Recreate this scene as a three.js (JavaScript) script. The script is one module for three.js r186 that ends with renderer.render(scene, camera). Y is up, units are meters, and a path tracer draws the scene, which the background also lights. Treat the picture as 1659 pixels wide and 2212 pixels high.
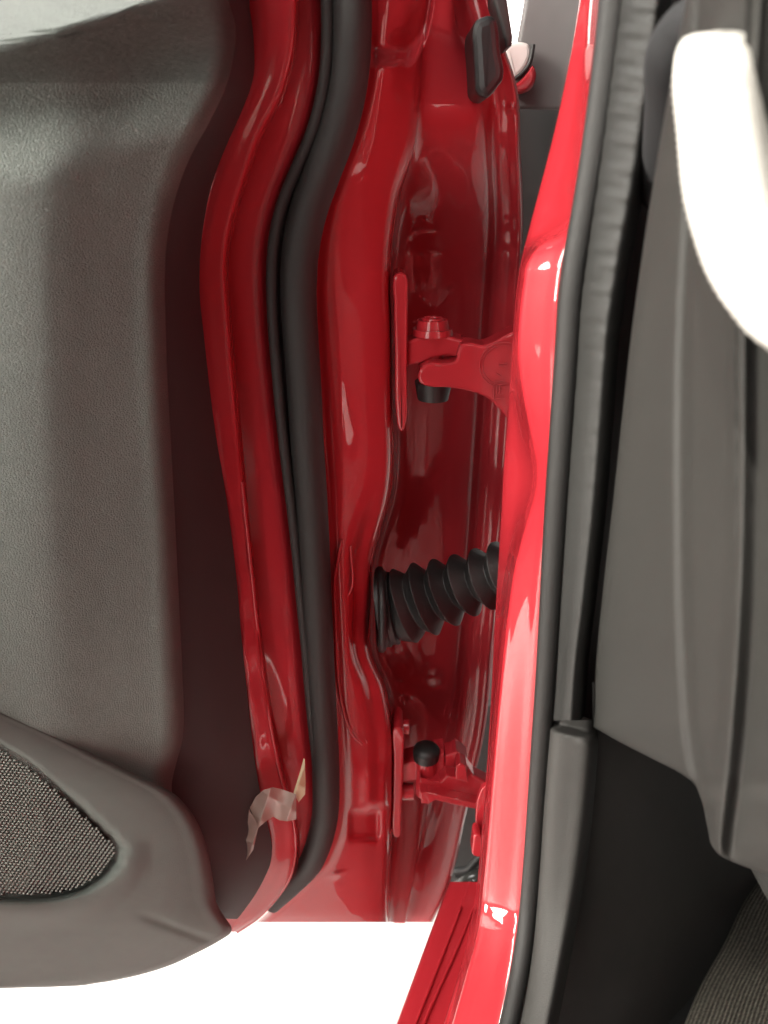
import * as THREE from 'three';
import { mergeGeometries } from 'three/addons/utils/BufferGeometryUtils.js';
import { RectAreaLightUniformsLib } from 'three/addons/lights/RectAreaLightUniformsLib.js';
import { RoundedBoxGeometry } from 'three/addons/geometries/RoundedBoxGeometry.js';

// ---------------------------------------------------------------- camera, light, exposure
RectAreaLightUniformsLib.init();
const scene = new THREE.Scene();
const H = 0.95, PITCH = THREE.MathUtils.degToRad(-24), FOV = 67.3;
const camera = new THREE.PerspectiveCamera(FOV, 0.75, 0.02, 60);
camera.position.set(0, H, 0);
camera.rotation.set(PITCH, 0, 0);
camera.focus = 0.53; camera.userData.fStop = 8;
scene.add(camera);
const renderer = new THREE.WebGLRenderer({ antialias: true });
renderer.toneMapping = THREE.LinearToneMapping;
renderer.toneMappingExposure = 0.6;
renderer.shadowMap.enabled = true;
scene.background = new THREE.Color(0.125, 0.125, 0.122);        // the pale hall all round

const V3 = (x, y, z) => new THREE.Vector3(x, y, z);
function tag(o, label, category, group, kind) {
  if (label) o.userData.label = label;
  if (category) o.userData.category = category;
  if (group) o.userData.group = group;
  if (kind) o.userData.kind = kind;
  return o;
}
const names = {};
function numbered(n) { const k = names[n] = (names[n] ?? -1) + 1; return k ? n + '_' + String(k).padStart(3, '0') : n; }
function thing(name, label, category, base = [0, 0, 0], group) {
  const g = new THREE.Group(); g.name = numbered(name); g.position.set(...base); scene.add(g);
  return tag(g, label, category, group);
}
const lin = (r, g, b) => new THREE.Color().setRGB(r, g, b);

function ceilingLamp(x, y, z, w, d, power, label, glow = 1.5) {
  const g = thing('ceiling_lamp', label, 'lamp', [x, y, z], 'ceiling lamps of the hall');
  const frame = new THREE.Mesh(new RoundedBoxGeometry(w + 0.06, 0.05, d + 0.06, 2, 0.01), new THREE.MeshStandardMaterial({ color: 0xdddddd, roughness: 0.5 }));
  frame.name = 'housing'; frame.position.y = 0.035; g.add(frame);
  const pane = new THREE.Mesh(new THREE.BoxGeometry(w, 0.012, d), new THREE.MeshStandardMaterial({ color: 0xffffff, emissive: lin(1, 0.97, 0.92), emissiveIntensity: glow }));
  pane.name = 'diffuser'; g.add(pane);
  const l = new THREE.RectAreaLight(lin(1, 0.98, 0.95), power, w, d);
  l.position.set(0, -0.012, 0); l.rotation.x = -Math.PI / 2; g.add(l);
  return g;
}
ceilingLamp(-1.3, 3.3, 0.9, 2.4, 1.2, 4.2, 'large flat ceiling lamp above the open door');
ceilingLamp(-1.6, 3.3, -2.2, 2.4, 1.2, 22, 'large flat ceiling lamp ahead of the car');

function lightPanel(x, y, z, w, h, turn, power, label) {         // glowing framed panel, added to light the door and pillar
  const g = thing('added_light_panel', label, 'window', [x, y, z], 'added light panels'); g.rotation.y = turn;
  const pane = new THREE.Mesh(new THREE.BoxGeometry(w, h, 0.02), new THREE.MeshStandardMaterial({ color: 0xffffff, emissive: lin(1, 0.98, 0.95), emissiveIntensity: 3 }));
  pane.name = 'pane'; g.add(pane);
  const fm = new THREE.MeshStandardMaterial({ color: 0x999999, roughness: 0.5 });
  for (const [fx, fy, fw, fh] of [[0, h / 2 + 0.03, w + 0.12, 0.06], [0, -h / 2 - 0.03, w + 0.12, 0.06], [-w / 2 - 0.03, 0, 0.06, h], [w / 2 + 0.03, 0, 0.06, h]]) { const b = new THREE.Mesh(new THREE.BoxGeometry(fw, fh, 0.06), fm); b.position.set(fx, fy, 0); b.name = 'frame'; g.add(b); }
  const l = new THREE.RectAreaLight(lin(1, 0.95, 0.86), power, w, h); l.position.z = 0.014; l.rotation.y = Math.PI; g.add(l);
  return g;
}
lightPanel(-3.2, 1.9, 0.85, 1.0, 2.8, 1.95, 95, 'added light panel beside the open door');
lightPanel(-2.2, 1.8, 3.0, 1.4, 2.2, 2.58, 2.5, 'added light panel behind the open door');
lightPanel(1.0, 2.0, -6.5, 5, 3.2, 0, 2, 'wide added light panel ahead of the car');
function spotLamp(x, y, z, tx, ty, tz, power, angle, label) {
  const g = thing('spot_lamp', label, 'lamp', [x, y, z], 'small spot lamps');
  const can = new THREE.Mesh(new THREE.CylinderGeometry(0.05, 0.06, 0.14, 24, 1, true), new THREE.MeshStandardMaterial({ color: 0x222222, roughness: 0.5, side: THREE.DoubleSide }));
  can.name = 'housing'; g.add(can);
  const lens = new THREE.Mesh(new THREE.SphereGeometry(0.045, 20, 12), new THREE.MeshStandardMaterial({ color: 0xffffff, emissive: lin(1, 0.95, 0.86), emissiveIntensity: 40 }));
  lens.name = 'lens'; lens.scale.y = 0.35; lens.position.y = -0.045; g.add(lens);
  const s = new THREE.SpotLight(lin(1, 0.95, 0.86), power, 0, angle, 0.35, 2);
  s.position.set(0, -0.08, 0); s.target.position.set(tx - x, ty - y, tz - z); s.castShadow = true; s.shadow.radius = 2;
  g.add(s); g.add(s.target);
  const dir = V3(tx - x, ty - y, tz - z).normalize();
  const q = new THREE.Quaternion().setFromUnitVectors(V3(0, -1, 0), dir); can.quaternion.copy(q);
  return g;
}

spotLamp(-0.9, 3.1, 1.1, -0.2, 0.6, -0.5, 5, 0.5, 'small spot lamp over the door opening');
spotLamp(-1.7, 3.1, 0.5, 0.0, 0.6, -0.4, 5, 0.5, 'small spot lamp over the edge of the door');
spotLamp(-1.0, 2.7, 1.4, 0.085, 0.94, -0.19, 70, 0.035, 'small spot lamp aimed at the dashboard corner');

// ---------------------------------------------------------------- pixel -> place (a pixel gives a direction, D the distance ahead of the lens)
const F = 1106 / Math.tan(THREE.MathUtils.degToRad(FOV / 2)), cp = Math.cos(PITCH), sp = Math.sin(PITCH);
function W(u, v, D) {
  const a = (u - 829.5) / F, b = (v - 1106) / F;
  const rate = cp + sp * b, t = D / rate;
  return V3(a * t, H + t * (-cp * b + sp), -D);
}
function DatH(v, h) { const b = (v - 1106) / F, t = (H - h) / (cp * b - sp); return t * (cp + sp * b); }
function curve(pts) {                                       // smooth function through [y, value] pairs, straight beyond the ends
  const n = pts.length, m = new Array(n);
  const s = (i) => (pts[i + 1][1] - pts[i][1]) / (pts[i + 1][0] - pts[i][0]);
  for (let i = 0; i < n; i++) {
    if (i === 0) m[i] = s(0); else if (i === n - 1) m[i] = s(n - 2);
    else { const h0 = pts[i][0] - pts[i - 1][0], h1 = pts[i + 1][0] - pts[i][0]; m[i] = (s(i - 1) * h1 + s(i) * h0) / (h0 + h1); }
  }
  return (y) => {
    if (y <= pts[0][0]) return pts[0][1] + m[0] * (y - pts[0][0]);
    if (y >= pts[n - 1][0]) return pts[n - 1][1] + m[n - 1] * (y - pts[n - 1][0]);
    let i = 0; while (y > pts[i + 1][0]) i++;
    const h = pts[i + 1][0] - pts[i][0], t = (y - pts[i][0]) / h, t2 = t * t, t3 = t2 * t;
    return (2 * t3 - 3 * t2 + 1) * pts[i][1] + (t3 - 2 * t2 + t) * h * m[i] + (-2 * t3 + 3 * t2) * pts[i + 1][1] + (t3 - t2) * h * m[i + 1];
  };
}
const fn = (x) => typeof x === 'function' ? x : Array.isArray(x) ? curve(x) : () => x;
const range = (a, b, step) => { const n = Math.ceil((b - a) / step), r = []; for (let i = 0; i <= n; i++) r.push(a + (b - a) * i / n); return r; };
const sm = (a, b, x) => { const t = Math.min(1, Math.max(0, (x - a) / (b - a))); return t * t * (3 - 2 * t); };
const EYE = V3(0, H, 0);

function gridGeometry(grid, thick) {                        // a sheet with thickness from a grid of points
  const nr = grid.length, nc = grid[0].length, pos = [], uv = [], idx = [];
  const U = [], Vv = [];
  for (let r = 0; r < nr; r++) { U.push([0]); for (let c = 1; c < nc; c++) U[r].push(U[r][c - 1] + grid[r][c].distanceTo(grid[r][c - 1])); }
  const mid = nc >> 1; let acc = 0;
  for (let r = 0; r < nr; r++) { if (r) acc += grid[r][mid].distanceTo(grid[r - 1][mid]); Vv.push(acc); }
  for (let r = 0; r < nr; r++) for (let c = 0; c < nc; c++) { const p = grid[r][c]; pos.push(p.x, p.y, p.z); uv.push(U[r][c], -Vv[r]); }
  let flip = 0; const e1 = V3(), e2 = V3(), e3 = V3();
  for (let r = 0; r < nr - 1; r += 3) for (let c = 0; c < nc - 1; c += 3) {
    e1.subVectors(grid[r][c + 1], grid[r][c]); e2.subVectors(grid[r + 1][c], grid[r][c]); e3.subVectors(EYE, grid[r][c]);
    flip += e2.cross(e1).dot(e3);
  }
  const quad = (a, b, c, d, f) => f ? idx.push(a, b, c, b, d, c) : idx.push(a, c, b, b, c, d);
  for (let r = 0; r < nr - 1; r++) for (let c = 0; c < nc - 1; c++) quad(r * nc + c, r * nc + c + 1, (r + 1) * nc + c, (r + 1) * nc + c + 1, flip < 0);
  const g = new THREE.BufferGeometry();
  g.setAttribute('position', new THREE.Float32BufferAttribute(pos, 3)); g.setAttribute('uv', new THREE.Float32BufferAttribute(uv, 2)); g.setIndex(idx);
  g.computeVertexNormals();
  if (!thick) return g;
  const n = g.attributes.normal, bp = [];
  for (let i = 0; i < nr * nc; i++) bp.push(pos[3 * i] - n.getX(i) * thick, pos[3 * i + 1] - n.getY(i) * thick, pos[3 * i + 2] - n.getZ(i) * thick);
  const b = new THREE.BufferGeometry();
  b.setAttribute('position', new THREE.Float32BufferAttribute(bp, 3)); b.setAttribute('uv', new THREE.Float32BufferAttribute(uv, 2));
  const bi = []; for (let i = 0; i < idx.length; i += 3) bi.push(idx[i], idx[i + 2], idx[i + 1]); b.setIndex(bi); b.computeVertexNormals();
  const loop = []; for (let c = 0; c < nc; c++) loop.push(c); for (let r = 1; r < nr; r++) loop.push(r * nc + nc - 1);
  for (let c = nc - 2; c >= 0; c--) loop.push((nr - 1) * nc + c); for (let r = nr - 2; r >= 1; r--) loop.push(r * nc);
  const wp = [], wu = [], wi = [], L = loop.length;
  loop.forEach((k, i) => { wp.push(pos[3 * k], pos[3 * k + 1], pos[3 * k + 2], bp[3 * k], bp[3 * k + 1], bp[3 * k + 2]); wu.push(i * 0.003, 0, i * 0.003, thick); const j = (i + 1) % L; const q = [2 * i, 2 * j, 2 * i + 1, 2 * j + 1]; flip < 0 ? wi.push(q[0], q[2], q[1], q[1], q[2], q[3]) : wi.push(q[0], q[1], q[2], q[1], q[3], q[2]); });
  const w = new THREE.BufferGeometry(); w.setAttribute('position', new THREE.Float32BufferAttribute(wp, 3)); w.setAttribute('uv', new THREE.Float32BufferAttribute(wu, 2)); w.setIndex(wi); w.computeVertexNormals();
  return mergeGeometries([g, b, w]);
}
function strip(cols, ys, { sub = 4, thick = 0.004, dD } = {}) {   // cols: [x(y), D(y)] pairs from left to right
  const cx = cols.map((c) => fn(c[0])), cd = cols.map((c) => fn(c[1]));
  const n = (cols.length - 1) * sub;
  const grid = ys.map((y) => {
    const cr = new THREE.CatmullRomCurve3(cols.map((c, i) => V3(cx[i](y), 0, cd[i](y) * 1800)), false, 'centripetal');
    const row = [];
    for (let k = 0; k <= n; k++) { const p = cr.getPoint(k / n); row.push(W(p.x, y, p.z / 1800 + (dD ? dD(p.x, y) : 0))); }
    return row;
  });
  return gridGeometry(grid, thick);
}
const path3 = (pts) => new THREE.CatmullRomCurve3(pts.map((p) => p.isVector3 ? p : W(...p)), false, 'centripetal');
function tube(pts, r, seg = 120, rad = 14) { return new THREE.TubeGeometry(path3(pts), seg, r, rad, false); }
function plate(outline, D, depth, bevel = 0.0012) {          // a traced outline stood up at distance D and given its thickness away from the eye
  const ps = outline.map(([u, v]) => W(u, v, D));
  const sh = new THREE.Shape(ps.map((p) => new THREE.Vector2(p.x, p.y)));
  const g = new THREE.ExtrudeGeometry(sh, { depth: depth - 2 * bevel, bevelEnabled: bevel > 0, bevelThickness: bevel, bevelSize: bevel, bevelOffset: -bevel, bevelSegments: 3, curveSegments: 4 });
  g.translate(0, 0, -D - depth + bevel);
  return g;
}
function smoothOutline(pts, n = 64) { const c = new THREE.CatmullRomCurve3(pts.map(([u, v]) => V3(u, v, 0)), true, 'centripetal'); return c.getPoints(n).slice(0, n).map((p) => [p.x, p.y]); }
function part(parent, name, geometry, material, label) {
  const m = new THREE.Mesh(geometry, material); m.name = name; m.castShadow = m.receiveShadow = true;
  if (parent) {
    let off = V3(0, 0, 0), p = parent; while (p && p !== scene) { off.add(p.position); p = p.parent; }
    m.position.copy(off).negate(); parent.add(m);
  } else { m.name = numbered(name); scene.add(m); }
  if (label) m.userData.label = label;
  return m;
}

// ---------------------------------------------------------------- textures
let seed = 7; const rnd = () => { seed = (seed * 1664525 + 1013904223) >>> 0; return seed / 4294967296; };
function dataTex(N, f, color) {
  const d = new Uint8Array(N * N * 4);
  for (let y = 0; y < N; y++) for (let x = 0; x < N; x++) { const v = f(x / N, y / N), o = 4 * (y * N + x); if (color) { d[o] = v[0]; d[o + 1] = v[1]; d[o + 2] = v[2]; } else d[o] = d[o + 1] = d[o + 2] = Math.max(0, Math.min(255, v * 255)); d[o + 3] = 255; }
  const t = new THREE.DataTexture(d, N, N); t.wrapS = t.wrapT = THREE.RepeatWrapping; t.magFilter = THREE.LinearFilter; t.minFilter = THREE.LinearMipmapLinearFilter; t.generateMipmaps = true;
  if (color) t.colorSpace = THREE.SRGBColorSpace; t.needsUpdate = true; return t;
}
function worley(n) {                                         // tiling cells: distance to the cell border
  const px = [], py = []; for (let i = 0; i < n * n; i++) { px.push(rnd()); py.push(rnd()); }
  return (x, y) => {
    const gx = Math.floor(x * n), gy = Math.floor(y * n); let a = 9, b = 9;
    for (let j = -1; j <= 1; j++) for (let i = -1; i <= 1; i++) {
      const cx = (gx + i + n) % n, cy = (gy + j + n) % n, k = cy * n + cx;
      const dx = gx + i + px[k] - x * n, dy = gy + j + py[k] - y * n, d = Math.sqrt(dx * dx + dy * dy);
      if (d < a) { b = a; a = d; } else if (d < b) b = d;
    }
    return b - a;
  };
}
function valueNoise(n) {
  const g = []; for (let i = 0; i < n * n; i++) g.push(rnd());
  return (x, y) => { const fx = x * n, fy = y * n, i = Math.floor(fx), j = Math.floor(fy), s = sm(0, 1, fx - i), t = sm(0, 1, fy - j); const q = (a, b) => g[((b % n + n) % n) * n + (a % n + n) % n]; return (q(i, j) * (1 - s) + q(i + 1, j) * s) * (1 - t) + (q(i, j + 1) * (1 - s) + q(i + 1, j + 1) * s) * t; };
}
const w1 = worley(34), w2 = worley(70), n1 = valueNoise(9), n2 = valueNoise(40), n3 = valueNoise(4);
const leatherTex = dataTex(768, (x, y) => { const wx = x + 0.01 * (n1(x, y) - 0.5), wy = y + 0.012 * (n2(x, y) - 0.5); return 0.55 * sm(0, 0.4, w1(wx, wy)) + 0.3 * sm(0, 0.5, w2(wx, wy)) + 0.15 * n2(x, y); });
leatherTex.repeat.set(1 / 0.05, 1 / 0.04);
const grainTex = dataTex(512, (x, y) => 0.6 * n2(x, y) + 0.4 * sm(0, 0.5, w2(x, y))); grainTex.repeat.set(1 / 0.02, 1 / 0.02);
const peelTex = dataTex(256, (x, y) => 0.7 * n1(x, y) + 0.3 * n2(x, y)); peelTex.repeat.set(1 / 0.03, 1 / 0.03);
const mottleTex = dataTex(512, (x, y) => { const k = 236 + 8 * (n1(x, y) - 0.5) + 10 * (n2(x, y) - 0.5) + 5 * (n3(x, y) - 0.5); return [k, k, k]; }, true); mottleTex.repeat.set(1 / 0.31, 1 / 0.37);

// ---------------------------------------------------------------- materials
const paint = new THREE.MeshPhysicalMaterial({ name: 'red_paint', color: lin(0.35, 0.018, 0.026), roughness: 0.45, specularIntensity: 0.3, clearcoat: 1, clearcoatRoughness: 0.03, bumpMap: peelTex, bumpScale: 0.00003 });
const leather = new THREE.MeshStandardMaterial({ name: 'grey_leather', color: lin(0.225, 0.258, 0.234), map: mottleTex, roughness: 0.62, bumpMap: leatherTex, bumpScale: 0.0018 });
const plastic = new THREE.MeshStandardMaterial({ name: 'grey_plastic', color: lin(0.092, 0.107, 0.096), map: mottleTex, roughness: 0.6, bumpMap: grainTex, bumpScale: 0.00012 });
const trimGrey = new THREE.MeshStandardMaterial({ name: 'trim_grey', color: lin(0.025, 0.0245, 0.0222), map: mottleTex, roughness: 0.48, bumpMap: grainTex, bumpScale: 0.00015 });
const trimDark = new THREE.MeshStandardMaterial({ name: 'trim_dark', color: lin(0.021, 0.021, 0.0195), map: mottleTex, roughness: 0.55, bumpMap: grainTex, bumpScale: 0.00015 });
const darkEdge = new THREE.MeshStandardMaterial({ name: 'dark_edge', color: lin(0.026, 0.030, 0.029), roughness: 0.6, bumpMap: grainTex, bumpScale: 0.0001 });
const sillGrey = new THREE.MeshStandardMaterial({ name: 'sill_grey', color: lin(0.042, 0.0405, 0.0375), map: mottleTex, roughness: 0.55, bumpMap: grainTex, bumpScale: 0.00015 });
const kickGrey = new THREE.MeshStandardMaterial({ name: 'kick_grey', color: lin(0.06, 0.058, 0.054), map: mottleTex, roughness: 0.7, bumpMap: grainTex, bumpScale: 0.0002 });
const rubber = new THREE.MeshStandardMaterial({ name: 'rubber', color: lin(0.013, 0.0125, 0.0118), roughness: 0.55, bumpMap: grainTex, bumpScale: 0.00005 });
const blackRubber = new THREE.MeshStandardMaterial({ name: 'black_rubber', color: lin(0.006, 0.006, 0.006), roughness: 0.5 });
const blackPlastic = new THREE.MeshStandardMaterial({ name: 'black_plastic', color: lin(0.028, 0.028, 0.028), roughness: 0.5 });
const matteBlack = new THREE.MeshStandardMaterial({ name: 'matte_black', color: lin(0.006, 0.006, 0.007), roughness: 0.85 });
const linerGrey = new THREE.MeshStandardMaterial({ name: 'liner_grey', color: lin(0.2, 0.19, 0.19), roughness: 0.6, map: mottleTex });
const linerDark = new THREE.MeshStandardMaterial({ name: 'liner_dark', color: lin(0.06, 0.06, 0.06), roughness: 0.65, map: mottleTex });
const softBlack = new THREE.MeshStandardMaterial({ name: 'soft_black', color: lin(0.008, 0.0085, 0.009), roughness: 0.42 });
const glossBlack = new THREE.MeshStandardMaterial({ name: 'gloss_black', color: lin(0.05, 0.05, 0.045), roughness: 0.2 });

// ---------------------------------------------------------------- floor
{
  const g = new THREE.PlaneGeometry(30, 30); g.rotateX(-Math.PI / 2);
  const m = new THREE.Mesh(g, new THREE.MeshStandardMaterial({ name: 'white_floor', color: lin(0.82, 0.81, 0.79), roughness: 0.35 }));
  m.name = 'floor'; m.receiveShadow = true; m.userData.kind = 'structure'; scene.add(m);
}

// ---------------------------------------------------------------- contours traced on the photograph: [y, x]
const trimEdge = curve([[-160, 470], [0, 485], [60, 500], [110, 497], [190, 478], [270, 440], [340, 402], [420, 372], [520, 352], [600, 347], [700, 349], [800, 352], [950, 360], [1100, 368], [1300, 378], [1450, 385], [1560, 388], [1600, 385], [1650, 372], [1700, 362], [1800, 400], [2000, 430]]);
const bandR = curve([[-160, 555], [0, 562], [100, 567], [160, 560], [240, 530], [320, 498], [400, 470], [480, 452], [560, 440], [640, 437], [720, 445], [800, 455], [900, 468], [1000, 480], [1130, 500], [1260, 515], [1380, 525], [1480, 535], [1570, 545], [1640, 553], [1700, 563], [1760, 576], [1830, 590], [1870, 586], [1910, 570], [1955, 540], [1990, 512], [2012, 490]]);
const ridge = curve([[-160, 645], [0, 640], [120, 632], [200, 610], [300, 560], [400, 525], [480, 500], [560, 488], [700, 495], [850, 507], [1000, 520], [1130, 533], [1260, 547], [1400, 562], [1500, 575], [1600, 592], [1690, 612], [1750, 630], [1800, 639], [1850, 638], [1900, 625], [1950, 590], [1985, 555], [2014, 512]]);
const sealL = curve([[-160, 690], [0, 697], [60, 698], [180, 690], [280, 666], [370, 628], [440, 600], [520, 582], [600, 577], [700, 580], [800, 588], [900, 597], [1000, 608], [1100, 620], [1200, 631], [1300, 640], [1400, 650], [1500, 658], [1600, 668], [1700, 680], [1760, 686], [1830, 678], [1900, 640], [1945, 590], [1985, 545]]);
const sealR = curve([[-160, 795], [0, 800], [80, 800], [190, 790], [280, 768], [380, 731], [450, 706], [520, 690], [620, 682], [720, 686], [820, 693], [950, 700], [1060, 708], [1200, 716], [1320, 722], [1440, 728], [1560, 735], [1680, 741], [1760, 739], [1830, 722], [1875, 698], [1915, 655], [1950, 615], [1985, 575]]);
const pocket = curve([[-160, 935], [0, 928], [100, 912], [200, 905], [320, 893], [420, 862], [520, 847], [600, 843], [700, 845], [900, 847], [980, 850], [1080, 840], [1150, 820], [1200, 806], [1300, 800], [1420, 804], [1480, 830], [1560, 845], [1700, 849], [1800, 846], [1900, 839], [1960, 837], [2000, 838]]);
const sil = curve([[-160, 1045], [0, 1060], [60, 1076], [190, 1117], [330, 1125], [500, 1130], [650, 1120], [1000, 1098], [1400, 1065], [1600, 1043], [1690, 1022], [1780, 1002], [1870, 983], [1950, 955], [1992, 935]]);

// ---------------------------------------------------------------- the car: one thing, its assemblies are parts
const car = thing('parked_car', 'red car seen at the hinge side of its open front door', 'car', [0.08, 0, -0.42]);
function assembly(name, label) { const g = new THREE.Group(); g.name = name; if (label) g.userData.label = label; car.add(g); return g; }
// ---------------------------------------------------------------- the open door
const door = assembly('door', 'open red door with grey leather inner trim');
{
  // stamped inner panel with hinge pocket, one pressing
  const stepD = (y) => 0.072 * sm(230, 560, y);
  const under = (y) => -0.0;
  const cols = [
    [(y) => Math.min(bandR(y) - 70, sealL(y) - 130), 0.472], [(y) => Math.min(bandR(y) + 10, sealL(y) - 70), 0.479], [(y) => sealL(y) - 18, 0.486], [(y) => sealL(y) + 8, 0.494], [sealR, 0.504],
    [(y) => sealR(y) + 22, 0.504], [(y) => (sealR(y) + pocket(y)) / 2, 0.511], [(y) => pocket(y) - 34, 0.519], [(y) => pocket(y) - 9, 0.527], [pocket, (y) => 0.533 + 0.12 * stepD(y)],
    [(y) => pocket(y) + 2.5, (y) => 0.535 + 0.9 * stepD(y)], [(y) => pocket(y) + 14, (y) => 0.538 + 1.02 * stepD(y)],
    [(y) => pocket(y) + 0.4 * (sil(y) - pocket(y)), (y) => 0.546 + stepD(y)], [(y) => sil(y) - 84, (y) => 0.554 + stepD(y)], [(y) => sil(y) - 58, (y) => 0.566 + stepD(y)], [(y) => sil(y) - 30, (y) => 0.566 + stepD(y)],
    [(y) => sil(y) - 6, (y) => 0.562 + stepD(y)], [sil, (y) => 0.568 + stepD(y)],
  ];
  const bump = (u, v, cu, cv, ru, rv) => { const d = Math.hypot((u - cu) / ru, (v - cv) / rv); return 1 - sm(0, 1, d); };
  const dD = (u, v) => {
    let d = 0;
    // rounded recess at the top
    { const e = Math.hypot(Math.max(0, Math.abs(u - 845) - 30) / 66, Math.max(0, v + 60) / 205); d += 0.013 * (1 - sm(0.78, 1.02, e)); }
    // long teardrop boss and small dimples in the pocket
    { const cx = 930 + 0.06 * (v - 400), hw = 34 * sm(310, 430, v) + 4; const e = Math.abs(u - cx) / hw; if (v > 300 && v < 640) d -= 0.0012 * (1 - sm(0.2, 1.4, e)) * sm(300, 330, v) * (1 - sm(560, 640, v)); }
    d -= 0.0010 * bump(u, v, 932, 520, 24, 24);
    d -= 0.007 * bump(u, v, 940, 1463, 20, 24); d += 0.004 * bump(u, v, 938, 1478, 50, 66) ;
    d -= 0.0025 * bump(u, v, 905, 1887, 9, 26); d -= 0.004 * bump(u, v, 1105, 235, 16, 16);
    // pressed step low on the pillar side, pocket notch with stamped corners
    { const inside = sm(752, 762, u) * (1 - sm(812, 826, u)) * sm(1748, 1758, v) * (1 - sm(1800, 1822, v)); d += 0.006 * inside; }
    d -= 0.005 * sm(1745, 1735, v) * sm(1640, 1690, v) * sm(770, 800, u) * (1 - sm(830, 842, u));
    d += 0.0007 * Math.sin(v * 0.007 + u * 0.004);
    // the lower end rolls under
    d += 0.05 * Math.pow(sm(1960, 1998, v), 2) * 0.06;
    d += 0.004 * bump(u, v, 728, 1888, 18, 11) * -1;
    return d;
  };
  part(door, 'inner_panel', strip(cols, range(-160, 1992, 7), { sub: 7, thick: 0.0015, dD }), paint);
  // outer skin that closes the door from outside
  part(door, 'outer_skin', strip([[-420, 0.47], [0, 0.515], [500, 0.565], [(y) => sil(y) - 130, 0.665], [(y) => sil(y) - 3, 0.68]], range(-160, 1990, 60), { sub: 5, thick: 0.002 }), paint);
  // flange between the trim and the weatherstrip
  part(door, 'trim_flange', strip([[(y) => bandR(y) - 60, 0.462], [bandR, 0.4612], [(y) => (bandR(y) + ridge(y)) / 2, 0.4632], [(y) => ridge(y) - 6, 0.4652], [ridge, 0.4675], [(y) => ridge(y) + 3, 0.474], [(y) => ridge(y) + 8, 0.482]],
    [...range(-160, 1840, 14), ...range(1845, 2013, 6)], { sub: 5, thick: 0.0015, dD: (u, v) => 0.0016 * Math.sin(v * 0.012) + 0.0008 * Math.sin(v * 0.05 + u * 0.03) * sm(1000, 1300, v) }), paint);
  part(door, 'flange_edge', tube(range(1040, 2013, 30).map((y) => [ridge(y) - 1, y, 0.4668]), 0.0013, 160, 8), paint);
  part(door, 'edge_bead', tube([[738, 1165, 0.5020], [728, 1215, 0.5015], [722, 1255, 0.5010], [724, 1330, 0.5010], [728, 1440, 0.5010], [738, 1520, 0.5010], [757, 1580, 0.5020], [782, 1608, 0.5050]], 0.0012, 90, 8), paint);
  part(door, 'edge_bead', tube([[757, 1180, 0.5075], [761, 1265, 0.5070], [746, 1300, 0.5070], [746, 1380, 0.5070], [752, 1470, 0.5070], [766, 1550, 0.5085], [793, 1604, 0.5120]], 0.0009, 90, 8), paint);
}
// the rest of the door, beyond the frame
{
  const g = new RoundedBoxGeometry(0.66, 0.62, 0.13, 4, 0.03); g.rotateY(Math.atan(0.62)); g.translate(-0.612, 0.67, -0.242); part(door, 'rear_section', g, leather);
}
// weatherstrip round the door
{
  const ys = range(-160, 1945, 40);
  const bulb = ys.map((y) => [sealR(y) - 37 * (1 + 0.12 * sm(700, 0, y)), y, 0.487]);
  
  const ws = part(door, 'weatherstrip', tube(bulb, 0.0112, 200, 22), rubber);
  const lip = ys.map((y) => [sealL(y) + 10, y, 0.483]); 
  part(door, 'seal_base', strip([[(y) => sealL(y) + 5, 0.4835], [(y) => sealL(y) + 22, 0.4865], [(y) => sealR(y) - 40, 0.4900], [(y) => sealR(y) - 8, 0.4955]], ys, { sub: 4, thick: 0.002 }), rubber);
  part(door, 'sealing_lip', tube(lip, 0.0036, 200, 12), rubber);
}
// ---------------------------------------------------------------- door trim
const rearX = (y) => 829.5 - 0.30 * (cp + sp * (y - 1106) / F) / 0.333 * F;      // the trim goes on to x = -0.30 m
const beltY = (u) => 92 - 0.24 * u - 0.00016 * u * u;
const lowR = curve([[1400, -268], [1465, -130], [1530, 0], [1575, 100], [1625, 200], [1680, 310], [1700, 352], [1716, 378], [1740, 402], [1780, 428], [1830, 446], [1900, 460], [1955, 470], [1985, 488], [2003, 500], [2016, 498], [2030, 478], [2047, 448], [2064, 414], [2082, 376], [2098, 330], [2112, 276], [2124, 208], [2131, 140], [2135, 0], [2138, -120], [2140, -268]]);
const grilleOut = smoothOutline([[-60, 1582], [0, 1615], [60, 1652], [110, 1694], [160, 1738], [205, 1781], [240, 1815], [252, 1835], [246, 1860], [225, 1886], [190, 1910], [150, 1926], [100, 1934], [40, 1935], [-60, 1930], [-200, 1900], [-240, 1780], [-180, 1620]], 90);
function inside(pts, u, v) { let c = false; for (let i = 0, j = pts.length - 1; i < pts.length; j = i++) { const [a, b] = pts[i], [p, q] = pts[j]; if ((b > v) !== (q > v) && u < (p - a) * (v - b) / (q - b) + a) c = !c; } return c; }
function distTo(pts, u, v) { let m = 1e9; for (let i = 0, j = pts.length - 1; i < pts.length; j = i++) { const [a, b] = pts[i], [p, q] = pts[j], dx = p - a, dy = q - b, t = Math.min(1, Math.max(0, ((u - a) * dx + (v - b) * dy) / (dx * dx + dy * dy))); m = Math.min(m, Math.hypot(u - a - t * dx, v - b - t * dy)); } return inside(pts, u, v) ? m : -m; }
const lowD = (u) => 0.333 + 0.00008 * (u + 300);      // lower trim distance along the door
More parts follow.
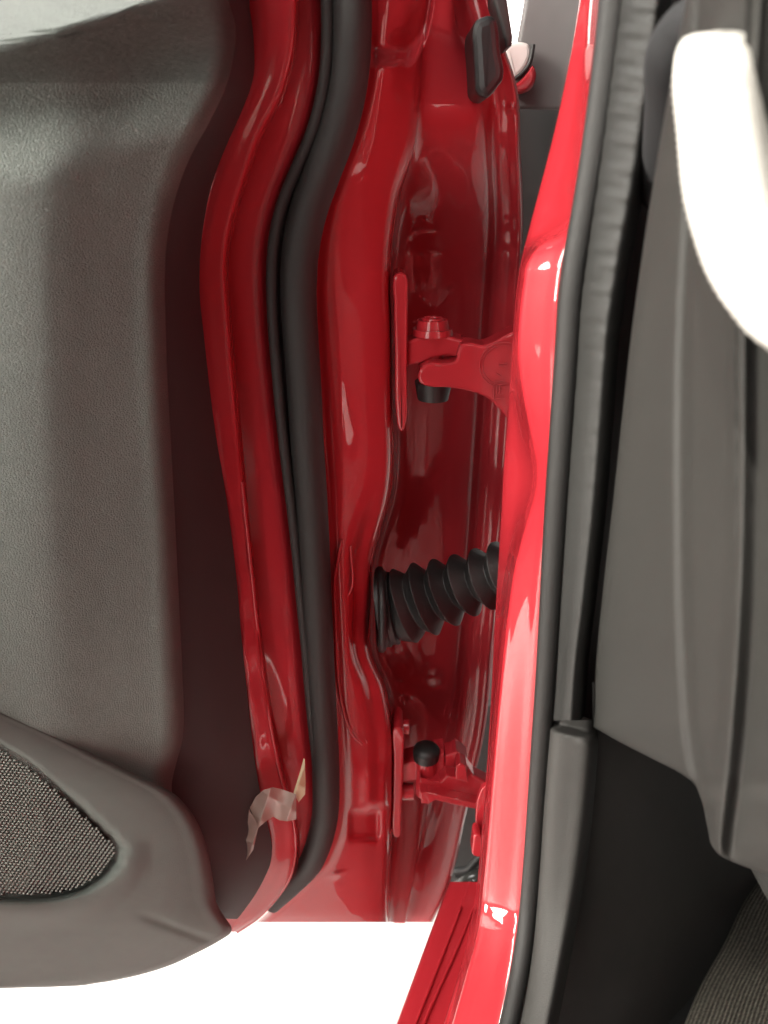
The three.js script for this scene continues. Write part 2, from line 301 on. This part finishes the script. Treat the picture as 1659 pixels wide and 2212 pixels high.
{
  const dD = (u, v) => {
    const s = v - beltY(u);
    const w = 1 - sm(420, 520, u) * 0;
    let d = s < 0 ? 0.00075 * Math.pow(-s, 1.1) : 0.013 * sm(0, 110, s) - 0.013 * sm(130, 330, s);
    d += 0.004 * Math.sin(v * 0.0028 + 0.6);
    return d * w;
  };
  const trim = part(door, 'trim_panel', strip([[rearX, 0.333], [(y) => 0.5 * (rearX(y) + 0.25 * trimEdge(y)), 0.355], [(y) => 0.25 * trimEdge(y), 0.372], [(y) => 0.6 * trimEdge(y), 0.388], [(y) => trimEdge(y) - 62, 0.399], [(y) => trimEdge(y) - 30, 0.4025], [(y) => trimEdge(y) - 11, 0.4072], [trimEdge, 0.4125], [(y) => trimEdge(y) + 8, 0.4195], [(y) => trimEdge(y) + 9, 0.426]], range(-160, 1985, 10), { sub: 6, thick: 0.004, dD }), leather);
  part(door, 'trim_edge', strip([[(y) => trimEdge(y) + 5, 0.4205], [(y) => 0.55 * trimEdge(y) + 0.45 * bandR(y), 0.436], [(y) => 0.15 * trimEdge(y) + 0.85 * bandR(y), 0.455], [(y) => bandR(y) - 3, 0.4615]], range(-160, 1985, 10), { sub: 6, thick: 0.003, dD }), darkEdge);  // side return of the trim, in a darker tone than its face
  const low = part(door, 'lower_trim', strip([[-300, 0.333], [(y) => 0.5 * lowR(y) - 150, (y) => lowD(0.5 * lowR(y) - 150)], [(y) => lowR(y) - 130, (y) => lowD(lowR(y) - 130)], [(y) => lowR(y) - 50, (y) => lowD(lowR(y) - 50) + 0.002], [(y) => lowR(y) - 16, (y) => lowD(lowR(y)) + 0.003], [(y) => lowR(y) - 3, (y) => lowD(lowR(y)) + 0.010], [lowR, (y) => lowD(lowR(y)) + 0.03]],
    [...range(1401, 1680, 9), ...range(1684, 2100, 5), ...range(2101, 2139.5, 2)], { sub: 14, thick: 0.003, dD: (u, v) => { const k = distTo(grilleOut, u, v); const crease = Math.abs((v - 1990) - 0.38 * (u - 340)); return 0.010 * sm(-16, 3, k) - 0.0028 * (1 - sm(0, 46, Math.abs(k + 34))) * sm(1790, 1880, v) + 0.0016 * (1 - sm(0, 14, crease)) * sm(290, 330, u) + 0.016 * sm(1960, 2140, v) * 0.5; } }), plastic);
  // speaker grille: dark backing and a woven face
  const gd = (u) => lowD(u) + 0.0035;
  const gg = [];
  const rows = range(1560, 1936, 8);
  for (const v of rows) { let l = -200, r = -200; for (let u = -200; u < 260; u += 1) if (inside(grilleOut, u, v)) r = u; gg.push(range(l, Math.max(r, l + 1), (Math.max(r, l + 1) - l) / 30 + 1e-6).slice(0, 30).map((u) => W(u, v, gd(u) + 0.001))); }
  const back = part(door, 'speaker_grille', gridGeometry(gg, 0.001), softBlack);
  const nub = new RoundedBoxGeometry(1, 1, 1, 1, 0.3), spots = [];
  const du = 8.8, dv = 6.2;
  for (let j = -60; j < 80; j++) for (let i = -26; i < 40; i++) { const u = i * du + (j % 2 ? du / 2 : 0) + 0.04 * j * dv, v = 1620 + j * dv + 0.10 * u; if (u > -180 && distTo(grilleOut, u, v) > 4) spots.push([u, v]); }
  const inst = new THREE.InstancedMesh(nub, new THREE.MeshStandardMaterial({ name: 'grille_weave', color: lin(0.25, 0.262, 0.235), roughness: 0.5 }), spots.length);
  const M = new THREE.Matrix4(), Q = new THREE.Quaternion().setFromEuler(new THREE.Euler(0, 0.1, -0.09));
  spots.forEach(([u, v], k) => { const p = W(u, v, gd(u) - 0.0005); M.compose(p, Q, V3(0.0017, 0.00095, 0.0018)); inst.setMatrixAt(k, M); });
  inst.name = 'grille_weave'; inst.userData.kind = 'stuff'; inst.position.copy(car.position).negate(); door.add(inst);
}

// ---------------------------------------------------------------- car body: pillar, sill, weatherstrip
const eL = curve([[-160, 1272], [0, 1252], [150, 1226], [300, 1193], [420, 1162], [500, 1141], [580, 1122], [650, 1113], [750, 1106], [900, 1096], [1000, 1088], [1150, 1080], [1320, 1070], [1500, 1061], [1650, 1052], [1800, 1040], [1930, 1028], [2045, 1006], [2130, 982], [2212, 957], [2400, 898]]);
const eR = curve([[-160, 1318], [0, 1302], [200, 1281], [400, 1252], [480, 1237], [600, 1216], [750, 1205], [950, 1191], [1150, 1178], [1350, 1168], [1550, 1159], [1700, 1151], [1850, 1140], [2000, 1125], [2120, 1103], [2212, 1083], [2400, 1035]]);
const fR = curve([[-160, 1372], [0, 1352], [150, 1330], [350, 1301], [550, 1270], [650, 1256], [800, 1245], [1000, 1230], [1200, 1216], [1350, 1205], [1480, 1195], [1560, 1187], [1700, 1175], [1900, 1161], [2050, 1147], [2150, 1131], [2212, 1117], [2400, 1070]]);
const bd = curve([[-160, 1314], [0, 1299], [200, 1278], [400, 1248], [480, 1232], [505, 1212], [530, 1168], [560, 1144], [620, 1131], [700, 1122], [760, 1120], [850, 1130], [950, 1149], [1010, 1159], [1060, 1156], [1120, 1140], [1180, 1124], [1230, 1112], [1320, 1099], [1500, 1080], [1650, 1067], [1800, 1055], [1900, 1046], [2000, 1035], [2100, 1010], [2212, 978], [2400, 925]]);
const eLD = curve([[-160, 0.47], [600, 0.46], [1600, 0.455], [1800, 0.447], [1960, 0.430], [2212, 0.352], [2400, 0.30]]);
const eRD = curve([[-160, 0.38], [600, 0.372], [1600, 0.366], [1800, 0.362], [1960, 0.35], [2212, 0.305], [2400, 0.265]]);
const body = assembly('body', 'bright red pillar and sill at the door opening');
{
  const off = (f, k) => (y) => f(y) + k;
  part(body, 'front_pillar', strip([[off(eL, 16), off(eLD, 0.07)], [off(eL, 3), off(eLD, 0.012)], [eL, eLD], [off(eL, 3), off(eLD, -0.006)], [(y) => 0.5 * (eL(y) + bd(y)), (y) => 0.5 * eLD(y) + 0.5 * (eRD(y) + 0.034)], [(y) => bd(y) - 9, off(eRD, 0.032)], [(y) => bd(y) - 3, off(eRD, 0.020)], [bd, off(eRD, 0.0145)], [(y) => 0.85 * bd(y) + 0.15 * eR(y), off(eRD, 0.0115)], [(y) => 0.4 * bd(y) + 0.6 * eR(y), off(eRD, 0.005)], [eR, eRD], [off(eR, 30), off(eRD, 0.004)]],
    range(-160, 2400, 12), { sub: 6, thick: 0.002, dD: (u, v) => 0.0012 * Math.sin(v * 0.006 + 1) + 0.0011 * (1 - sm(0, 60, Math.abs(v - 1945 - 0.5 * (u - 1080)))) - 0.0007 * (1 - sm(0, 30, Math.abs(v - 1990 - 0.5 * (u - 1080)))) }), paint);
  // sill below the opening: outer face, two rolled edges, gutter
  const r0 = curve([[1880, 980], [1960, 950], [2212, 855], [2400, 784]]), r1 = curve([[1880, 1024], [1958, 996], [2212, 897], [2400, 824]]), r2 = curve([[1880, 1050], [1972, 1018], [2212, 915], [2400, 839]]);
  const at = (h) => (y) => DatH(y, h);
  part(body, 'rocker_sill', strip([[(y) => r0(y) + 26, at(0.13)], [(y) => r0(y) + 14, at(0.25)], [(y) => r0(y) + 4, at(0.345)], [r0, at(0.362)], [(y) => r0(y) + 4, at(0.368)], [(y) => 0.5 * (r0(y) + r1(y)), at(0.3715)], [(y) => r1(y) - 3, at(0.3735)], [r1, at(0.3745)], [r2, at(0.3755)], [(y) => 0.5 * (r2(y) + eL(y)), at(0.3765)], [(y) => eL(y) + 12, at(0.3775)]],
    range(1905, 2400, 8), { sub: 6, thick: 0.0015 }), paint);
  const ws = part(body, 'pillar_weatherstrip', tube(range(-160, 2400, 80).map((y) => [0.5 * (eR(y) + fR(y)) - 1, y, eRD(y) - 0.014]), 0.0056, 200, 20), rubber);
  part(body, 'sealing_lip', tube(range(-160, 2400, 80).map((y) => [eR(y) + 6, y, eRD(y) - 0.004]), 0.0028, 200, 12), rubber);
  for (const [r, h] of [[r1, 0.3762], [r2, 0.3772]]) part(body, 'rolled_edge', tube(range(1958, 2400, 40).map((y) => [r(y), y, DatH(y, h)]), 0.0012, 60, 8), paint);
  // tabs and bolt head on the pillar's far edge
  part(body, 'flange_tab', plate(smoothOutline([[1046, 1700], [1034, 1722], [1028, 1760], [1030, 1800], [1040, 1825], [1060, 1830], [1066, 1760], [1062, 1700]], 40), 0.478, 0.006), paint);
  part(body, 'bolt_head', plate(smoothOutline([[1026, 1804], [1021, 1828], [1020, 1846], [1028, 1852], [1040, 1851], [1044, 1820], [1038, 1806]], 30), 0.462, 0.014, 0.002), paint);
}

// ---------------------------------------------------------------- inner trims on the car side
const gR = curve([[-160, 1462], [0, 1440], [186, 1414], [372, 1387], [540, 1356], [713, 1329], [900, 1314], [1085, 1299], [1270, 1279], [1456, 1257], [1570, 1250]]);
const hL = curve([[-160, 1500], [0, 1482], [186, 1448], [372, 1416], [540, 1390], [713, 1366], [900, 1345], [1085, 1325], [1270, 1304], [1456, 1286], [1560, 1283]]);
{
  const t = assembly('pillar_trim', 'wrinkled dark grey vinyl trim strip');
  part(t, 'trim_strip', strip([[(y) => fR(y) - 14, 0.362], [(y) => fR(y) + 3, 0.352], [(y) => fR(y) + 16, 0.3455], [(y) => 0.5 * (fR(y) + gR(y)), 0.338], [(y) => gR(y) - 16, 0.335], [gR, 0.342], [(y) => gR(y) + 12, 0.362]], range(-160, 1556, 6),
    { sub: 6, thick: 0.003, dD: (u, v) => { const k = sm(1500, 300, v); return 0.0004 * k * (Math.sin(v * 0.115 + u * 0.02 + 2 * Math.sin(v * 0.011)) + 0.6 * Math.sin(v * 0.21 - u * 0.035)); } }), trimDark);
}
const dash = assembly('dashboard', 'grey grained dashboard end');
{
  const left = (y) => y < 1572 ? hL(y) : lowEdge(y);
  const lowEdge = curve([[1572, 1285], [1600, 1334], [1640, 1412], [1672, 1474], [1690, 1498], [1720, 1513], [1790, 1530], [1830, 1541], [1850, 1560], [1872, 1610], [1890, 1659], [1930, 1790], [1950, 1850]]);
  const base = (u) => 0.335 - 0.00038 * (u - 1290) + 0.00000012 * (u - 1290) ** 2;
  const valley = curve([[-160, 1520], [300, 1500], [700, 1478], [1100, 1474], [1400, 1480], [1600, 1494], [1700, 1512]]);
  const rdg = curve([[-160, 1640], [700, 1598], [1000, 1597], [1300, 1590], [1500, 1578], [1700, 1560], [1830, 1545], [1900, 1540]]);
  part(dash, 'end_panel', strip([[(y) => left(y) + 3, (y) => base(left(y)) + 0.035], [left, (y) => base(left(y)) + 0.006], [(y) => left(y) + 8, (y) => base(left(y))], [(y) => left(y) + 0.25 * (1900 - left(y)), (y) => base(left(y) + 0.25 * (1900 - left(y)))], [(y) => left(y) + 0.5 * (1900 - left(y)), (y) => base(left(y) + 0.5 * (1900 - left(y)))], [1900, base(1900)]], [...range(-160, 1560, 12), ...range(1566, 1948, 5)],
    { sub: 44, thick: 0.004, dD: (u, v) => 0.0035 * (1 - sm(0, 24, Math.abs(u - valley(v)))) - 0.0022 * (1 - sm(0, 30, Math.abs(u - rdg(v)))) + 0.010 * sm(4, 44, u - rdg(v)) + 0.0008 * Math.sin(v * 0.004) }), trimGrey);
  // dark rolled bezel at the top corner
  part(dash, 'dark_bezel', tube([[1900, 28, 0.255], [1760, 34, 0.262], [1640, 38, 0.272], [1540, 44, 0.282], [1482, 66, 0.292], [1452, 110, 0.298], [1447, 200, 0.312], [1436, 330, 0.335], [1430, 420, 0.36]], 0.0085, 120, 20), matteBlack);
}
{ const g = new RoundedBoxGeometry(0.8, 0.36, 0.22, 5, 0.05); g.translate(0.58, 0.78, -0.32); part(dash, 'dash_body', g, trimGrey); }
  part(dash, 'groove_backing', strip([[(y) => fR(y) + 4, 0.385], [1480, 0.385], [1580, 0.38]], range(-160, 1640, 40), { sub: 3, thick: 0.004 }), blackPlastic);
// the rest of the car round the opening, behind and above the lens: it shades the jamb
{
  const ang = Math.atan2(0.404, 1), R = (g) => { g.rotateY(-ang); g.translate(0.09, 0, -0.42); return g; };   // car axis; local +z runs to the rear, +x into the cabin
  const box = (x0, x1, y0, y1, z0, z1, r = 0.03) => { const g = new RoundedBoxGeometry(x1 - x0, y1 - y0, z1 - z0, 3, r); g.translate((x0 + x1) / 2, (y0 + y1) / 2, (z0 + z1) / 2); return R(g); };
  part(body, 'fender_lower', box(0.02, 0.085, 0.12, 0.33, -0.55, 0.06, 0.02), paint);
  part(body, 'roof', box(0.06, 1.45, 1.42, 1.47, 0.25, 2.4, 0.02), paint);
  part(body, 'sill_rear', box(-0.02, 0.075, 0.16, 0.385, 0.17, 1.2, 0.02), paint);
  part(body, 'rear_side', box(0.0, 0.08, 0.25, 0.95, 1.12, 2.6), paint);
  part(body, 'centre_pillar', box(0.02, 0.12, 0.9, 1.43, 1.08, 1.22), blackPlastic);
  part(body, 'far_side', box(1.42, 1.5, 0.25, 0.98, -0.3, 2.6), blackPlastic);
  part(body, 'cabin_floor', box(0.12, 1.42, 0.20, 0.26, -0.35, 2.5, 0.01), blackPlastic);
  part(body, 'rear_wall', box(0.05, 1.45, 0.26, 1.30, 2.3, 2.4), blackPlastic);
  const seat = assembly('front_seat', 'dark front seat');
  part(seat, 'cushion', box(0.2, 0.68, 0.32, 0.56, 0.62, 1.12, 0.06), trimDark);
  part(seat, 'backrest', box(0.2, 0.68, 0.5, 1.25, 1.06, 1.22, 0.05), trimDark);
}
// light patch put into colour: a pale dashboard pad under its own spot light
{
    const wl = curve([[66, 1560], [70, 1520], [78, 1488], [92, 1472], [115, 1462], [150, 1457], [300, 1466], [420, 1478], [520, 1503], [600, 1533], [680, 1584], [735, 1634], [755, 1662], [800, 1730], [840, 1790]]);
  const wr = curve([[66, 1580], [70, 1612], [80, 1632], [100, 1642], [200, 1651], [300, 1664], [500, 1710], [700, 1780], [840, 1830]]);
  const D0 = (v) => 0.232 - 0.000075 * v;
  part(dash, 'light_patch', strip([[(y) => wl(y) + 2, (y) => D0(y) + 0.02], [(y) => wl(y) + 3.2 * Math.sin(y * 0.33) * sm(120, 200, y), (y) => D0(y) + 0.004], [(y) => wl(y) + 0.12 * (wr(y) - wl(y)), (y) => D0(y) - 0.002], [(y) => 0.5 * (wl(y) + wr(y)), (y) => D0(y) - 0.004], [(y) => wl(y) + 0.9 * (wr(y) - wl(y)), (y) => D0(y) - 0.002], [wr, (y) => D0(y) + 0.012]], range(67, 838, 6), { sub: 8, thick: 0.004 }),
    new THREE.MeshStandardMaterial({ name: 'light_patch_pale', color: lin(0.75, 0.73, 0.68), roughness: 0.6, bumpMap: leatherTex, bumpScale: 0.0008 }));
}
const iR = curve([[1555, 1290], [1580, 1290], [1700, 1282], [1800, 1272], [1900, 1258], [2000, 1241], [2100, 1222], [2212, 1200], [2400, 1160]]);
{
  const t = assembly('sill_trim', 'smooth dark grey plastic sill trim');
  const d0 = curve([[1555, 0.342], [1800, 0.337], [1960, 0.327], [2212, 0.288], [2400, 0.25]]);
  const topX = (y) => sm(1556, 1572, y);
  part(t, 'sill_cover', strip([[(y) => fR(y) + 2, (y) => d0(y) + 0.012], [(y) => fR(y) + 6, (y) => d0(y) + 0.002], [(y) => fR(y) + 18, (y) => d0(y) - 0.003], [(y) => 0.5 * (fR(y) + iR(y)), (y) => d0(y) - 0.007], [(y) => iR(y) - 14, (y) => d0(y) - 0.008], [iR, (y) => d0(y) + 0.002], [(y) => iR(y) + 5, (y) => d0(y) + 0.03]], [...range(1556, 1590, 3), ...range(1596, 2400, 14)],
    { sub: 6, thick: 0.003, dD: (u, v) => { const k = v - (1562 + 0.25 * (u - 1195)); return 0.013 * (1 - sm(-2, 20, k)); } }), sillGrey);
  const k = assembly('kick_panel', 'dark plastic footwell side');
  part(k, 'side_panel', strip([[(y) => iR(y) + 2, 0.352], [(y) => iR(y) + 60, 0.366], [(y) => iR(y) + 170, 0.40], [(y) => iR(y) + 300, 0.47], [(y) => iR(y) + 460, 0.56], [(y) => iR(y) + 700, 0.64]], range(1480, 2420, 30), { sub: 6, thick: 0.004 }), kickGrey);
}
{
  const ribTex = dataTex(512, (x, y) => { const r = 0.5 + 0.5 * Math.sin(2 * Math.PI * 16 * x); const tw = 0.5 + 0.5 * Math.sin(2 * Math.PI * (48 * y + 16 * x)); return 0.6 * r + 0.25 * tw * r + 0.15 * n2(x, y); });
  ribTex.repeat.set(1 / 0.056, 1 / 0.056);
  const ribCol = dataTex(512, (x, y) => { const r = 0.5 + 0.5 * Math.sin(2 * Math.PI * 16 * x); const k = 120 + 70 * r + 50 * (n2(x, y) - 0.5) + 25 * Math.sin(2 * Math.PI * (48 * y + 16 * x)); return [k, k * 0.97, k * 0.88]; }, true); ribCol.repeat.copy(ribTex.repeat);
  const t = thing('floor_mat', 'grey ribbed woven floor mat in the footwell corner', 'floor mat', [0.3, 0.3, -0.4]);
  const fl = curve([[1900, 1640], [1940, 1612], [2040, 1562], [2130, 1512], [2212, 1478], [2420, 1400]]);
  part(t, 'woven_mat', strip([[fl, (y) => DatH(y, 0.345)], [(y) => fl(y) + 5, (y) => DatH(y, 0.355)], [(y) => fl(y) + 200, (y) => DatH(y, 0.36)], [(y) => fl(y) + 420, (y) => DatH(y, 0.365)]], range(1900, 2420, 12), { sub: 6, thick: 0.012 }),
    new THREE.MeshStandardMaterial({ name: 'woven_fabric', color: lin(0.36, 0.36, 0.36), map: ribCol, roughness: 0.9, bumpMap: ribTex, bumpScale: 0.0012 }));
}

// ---------------------------------------------------------------- hinges
{
  const h = assembly('door_hinge', 'upper hinge with flat washer on its pin');
  part(h, 'door_plate', plate(smoothOutline([[852, 596], [866, 590], [879, 598], [881, 640], [880, 760], [880, 860], [879, 905], [870, 932], [862, 928], [855, 880], [853, 760], [851, 660]], 70), 0.5290, 0.034, 0.002), paint);
  part(h, 'door_arm', plate([[879, 738], [905, 730], [958, 724], [1000, 735], [1020, 742], [1018, 756], [990, 772], [966, 768], [935, 774], [905, 786], [879, 792]], 0.5350, 0.022, 0.002), paint);
  part(h, 'body_arm', plate(smoothOutline([[912, 793], [930, 784], [960, 786], [984, 780], [990, 762], [998, 744], [1022, 742], [1045, 746], [1068, 738], [1098, 722], [1130, 715], [1130, 900], [1098, 905], [1080, 886], [1055, 862], [1015, 846], [965, 838], [925, 836], [906, 826], [904, 808]], 90), 0.5250, 0.022, 0.002), paint);
  const pinTop = W(934, 716, 0.5460), wash = new THREE.CylinderGeometry(0.0140, 0.0146, 0.0045, 32); 
  const mk = (g, p) => g.translate(p.x, p.y, p.z);
  part(h, 'washer', mk(wash, pinTop), paint);
  part(h, 'pin_head', mk(new THREE.CylinderGeometry(0.0105, 0.012, 0.006, 28), pinTop.clone().add(V3(0, 0.0052, 0))), paint);
  part(h, 'pin_recess', mk(new THREE.TorusGeometry(0.0065, 0.0014, 8, 28).rotateX(Math.PI / 2), pinTop.clone().add(V3(0, 0.0084, 0))), paint);
  part(h, 'pin_shaft', mk(new THREE.CylinderGeometry(0.0085, 0.0085, 0.042, 24), pinTop.clone().add(V3(0, -0.022, 0))), paint);
  part(h, 'pin_cap', mk(new THREE.CylinderGeometry(0.0135, 0.011, 0.013, 28), W(936, 843, 0.5400)), blackRubber);
  // cast-in ring mark and character box
  const em = [];
  const c = W(1085, 788, 0.5240);
  for (const r of [0.0135, 0.0155]) { const t = new THREE.TorusGeometry(r, 0.0003, 6, 40); t.translate(c.x, c.y, c.z); em.push(t); }
  const bar = (u0, v0, u1, v1) => tube([[u0, v0, 0.5242], [(u0 + u1) / 2, (v0 + v1) / 2, 0.5242], [u1, v1, 0.5242]], 0.0005, 4, 5);
  em.push(bar(1078, 786, 1096, 785), bar(1078, 790, 1096, 789), bar(1068, 824, 1066, 862), bar(1066, 862, 1090, 860), bar(1068, 824, 1090, 822), bar(1072, 832, 1086, 830), bar(1074, 832, 1073, 852), bar(1080, 831, 1079, 851), bar(1074, 842, 1086, 841), bar(1073, 852, 1087, 850), bar(1071, 806, 1082, 812));
  part(h, 'cast_marks', mergeGeometries(em.map((g) => g.toNonIndexed())), paint);
}
{
  const h = assembly('door_hinge', 'lower hinge with black rubber cap and notched bracket');
  part(h, 'door_plate', plate(smoothOutline([[850, 1576], [862, 1572], [871, 1580], [872, 1640], [869, 1720], [867, 1780], [866, 1806], [856, 1811], [849, 1804], [849, 1720], [850, 1640]], 60), 0.5350, 0.03, 0.002), paint);
  part(h, 'door_arm', plate([[867, 1654], [905, 1643], [945, 1630], [960, 1628], [962, 1662], [950, 1676], [925, 1680], [905, 1686], [868, 1690]], 0.5430, 0.022, 0.002), paint);
  part(h, 'stop_lug', plate([[962, 1632], [978, 1628], [986, 1622], [1010, 1640], [1006, 1646], [984, 1644], [983, 1658], [962, 1656]], 0.5440, 0.018, 0.0015), paint);
  part(h, 'body_arm', plate([[908, 1674], [912, 1690], [950, 1690], [964, 1676], [985, 1680], [986, 1652], [994, 1646], [1008, 1652], [1024, 1676], [1060, 1694], [1066, 1744], [1036, 1742], [990, 1734], [945, 1726], [928, 1736], [910, 1732], [907, 1700]], 0.5310, 0.014, 0.002), paint);
  part(h, 'bracket_lip', plate([[908, 1712], [924, 1712], [985, 1726], [1046, 1740], [1046, 1752], [985, 1740], [940, 1729], [926, 1738], [910, 1736]], 0.5210, 0.03, 0.0012), paint);
  part(h, 'bracket_tongue', plate([[984, 1684], [985, 1655], [995, 1648], [1006, 1656], [1012, 1690]], 0.5240, 0.010, 0.001), paint);
const p = W(921, 1622, 0.5450);
  const cap = new THREE.SphereGeometry(0.0122, 28, 16, 0, Math.PI * 2, 0, Math.PI * 0.5); cap.scale(1, 0.55, 1); const skirt = new THREE.CylinderGeometry(0.0122, 0.0116, 0.008, 28); skirt.translate(0, -0.004, 0); for (const q of [cap, skirt]) q.translate(p.x, p.y, p.z);
  part(h, 'cap_skirt', skirt, blackRubber);
  part(h, 'pin_cap', cap, blackRubber);
  const sh = new THREE.CylinderGeometry(0.0095, 0.0095, 0.04, 24); sh.translate(p.x, p.y - 0.028, p.z); part(h, 'pin_shaft', sh, paint);
  const b = W(879, 1710, 0.5480), nut = new THREE.CylinderGeometry(0.008, 0.008, 0.012, 6); nut.rotateZ(Math.PI / 2); nut.translate(b.x, b.y, b.z); part(h, 'bolt_head', nut, paint);
  const b2 = W(873, 1570, 0.5520), nut2 = new THREE.CylinderGeometry(0.006, 0.007, 0.008, 16); nut2.rotateZ(Math.PI / 2); nut2.translate(b2.x, b2.y, b2.z); part(h, 'bolt_head', nut2, paint);
}
// ---------------------------------------------------------------- rubber wiring boot
{
  const t = assembly('wiring_boot', 'black ribbed rubber wiring boot');
  const ax = path3([[822, 1316, 0.540], [860, 1312, 0.539], [905, 1298, 0.537], [960, 1280, 0.533], [1010, 1262, 0.527], [1065, 1245, 0.519], [1130, 1225, 0.508]]);
  const N = 260, R = 48, grid = [];
  const fr = ax.computeFrenetFrames(N, false);
  const rad = (s) => { // s along the axis: a collar first, then folds
    const big = 0.0315 - 0.0065 * sm(0.2, 0.7, s);
    if (s < 0.09) return big + 0.0008 * (s > 0.05 ? -2 : 0);
    const ph = (s - 0.09) / 0.142, f = ph - Math.floor(ph), tri = 1 - Math.abs(2 * f - 1);
    return big - 0.0095 * (1 - tri) * (0.55 + 0.45 * sm(0.1, 0.35, s));
  };
  for (let i = 0; i <= N; i++) {
    const s = i / N, p = ax.getPointAt(s), r = rad(s), row = [];
    const T = fr.tangents[i], up = V3(0, 1, 0).addScaledVector(T, -T.y).normalize(), sd = V3().crossVectors(T, up);
    for (let k = 0; k <= R; k++) { const a = 2 * Math.PI * k / R; row.push(p.clone().addScaledVector(up, Math.cos(a) * r * 1.02).addScaledVector(sd, Math.sin(a) * r * 0.9)); }
    grid.push(row);
  }
  part(t, 'bellows', gridGeometry(grid, 0), blackRubber);
  const c = W(822, 1316, 0.540);
  const col = new THREE.TorusGeometry(0.0315, 0.0035, 12, 60); col.rotateY(Math.PI / 2 + 0.06); col.translate(c.x, c.y, c.z); part(t, 'collar', col, blackRubber);
}
// ---------------------------------------------------------------- rubber stop at the top of the door edge
{
  const t = assembly('rubber_stop', 'black moulded rubber stop');
  part(t, 'stop_block', plate(smoothOutline([[1021, 66], [1028, 44], [1044, 34], [1060, 31], [1072, 38], [1079, 62], [1083, 110], [1090, 150], [1087, 172], [1077, 186], [1068, 198], [1056, 209], [1040, 208], [1029, 196], [1026, 160], [1023, 110]], 80), 0.503, 0.05, 0.005), softBlack);
  part(t, 'edge_strip', plate([[1058, -120], [1086, -120], [1096, 0], [1108, 80], [1106, 98], [1094, 104], [1084, 60], [1066, 0]], 0.535, 0.03, 0.002), blackPlastic);
}
// ---------------------------------------------------------------- what shows through the gaps
{
  const t = assembly('fender_liner', 'grey and black plastic liner');
  part(t, 'upper_panel', plate([[1145, -150], [1320, -150], [1290, 240], [1096, 232], [1104, 180], [1119, 104], [1137, 0]], 0.62, 0.012, 0.002), linerGrey);
  part(t, 'dark_panel', plate([[1110, 216], [1165, 218], [1290, 226], [1240, 560], [1118, 620]], 0.70, 0.012, 0.002), linerDark);
  part(t, 'lower_panel', plate([[1118, 395], [1180, 350], [1240, 330], [1220, 640], [1180, 1760], [1030, 1700], [1080, 640]], 0.74, 0.01, 0.002), linerGrey);
}
{
  const t = assembly('mirror_housing', 'rounded red and white shell with black rim');
  part(t, 'red_shell', plate(smoothOutline([[1098, 184], [1120, 176], [1138, 158], [1152, 140], [1160, 158], [1155, 182], [1140, 198], [1116, 202]], 50), 0.600, 0.018, 0.003), paint);
  part(t, 'pale_shell', plate(smoothOutline([[1092, 100], [1112, 90], [1142, 94], [1148, 116], [1141, 138], [1128, 158], [1110, 170], [1098, 140]], 50), 0.604, 0.014, 0.003), new THREE.MeshPhysicalMaterial({ name: 'white_shell', color: lin(0.8, 0.76, 0.74), roughness: 0.3, clearcoat: 1 }));
  part(t, 'black_rim', tube([[1108, 174, 0.602], [1128, 158, 0.602], [1143, 138, 0.602], [1150, 112, 0.602], [1152, 96, 0.602]], 0.0014, 40, 8), blackPlastic);
}
{
  const t = assembly('underbody_cover', 'black cover with a glossy bend');
  part(t, 'dark_cover', plate([[960, 1560], [1120, 1500], [1110, 1960], [950, 1990]], 0.73, 0.012, 0.002), linerDark);
  part(t, 'glossy_bend', tube([[960, 1945, 0.70], [1000, 1918, 0.69], [1020, 1906, 0.685], [1050, 1896, 0.69], [1090, 1900, 0.70]], 0.0125, 50, 16), glossBlack);
  part(t, 'dark_rib', tube([[984, 1885, 0.71], [1010, 1880, 0.708], [1040, 1850, 0.71], [1070, 1838, 0.71]], 0.006, 50, 12), blackPlastic);
}
// ---------------------------------------------------------------- tape on the flange
{
  const t = thing('tape_strip', 'crumpled translucent tape stuck over the red door flange', 'tape', [-0.09, 0.4, -0.45]);
  const A = [[540, 1745], [552, 1722], [570, 1706], [590, 1701], [612, 1706], [640, 1716]], B = [[556, 1790], [572, 1776], [590, 1764], [604, 1772], [622, 1774], [640, 1770]];
  const mk = (A, B, d0) => { const grid = []; for (let i = 0; i <= 60; i++) { const s = i / 60 * (A.length - 1), k = Math.min(A.length - 2, Math.floor(s)), f = s - k, row = []; for (let j = 0; j <= 14; j++) { const q = j / 14, u = (A[k][0] * (1 - f) + A[k + 1][0] * f) * (1 - q) + (B[k][0] * (1 - f) + B[k + 1][0] * f) * q, v = (A[k][1] * (1 - f) + A[k + 1][1] * f) * (1 - q) + (B[k][1] * (1 - f) + B[k + 1][1] * f) * q; row.push(W(u, v, d0 + 0.0042 * Math.abs(Math.sin(u * 0.055 + v * 0.018)) + 0.0025 * Math.abs(Math.sin(v * 0.05 - u * 0.03 + 0.6)) - 0.003)); } grid.push(row); } return gridGeometry(grid, 0.0002); };
  const film = new THREE.MeshPhysicalMaterial({ name: 'tape_film', color: lin(0.66, 0.56, 0.5), roughness: 0.35, transmission: 0.72, thickness: 0 });
  part(t, 'film', mk(A, B, 0.4475), film);
  part(t, 'loose_tail', mk([[538, 1748], [534, 1790], [530, 1830], [526, 1858]], [[558, 1786], [554, 1806], [547, 1836], [532, 1858]], 0.4445), film);
  part(t, 'loose_end', mk([[634, 1712], [641, 1690], [650, 1660], [656, 1638]], [[645, 1733], [659, 1716], [660, 1690], [658, 1640]], 0.449), new THREE.MeshPhysicalMaterial({ name: 'tape_end', color: lin(0.62, 0.53, 0.34), roughness: 0.6, transmission: 0.35, thickness: 0 }), 'yellowish curled end');
}

renderer.render(scene, camera);
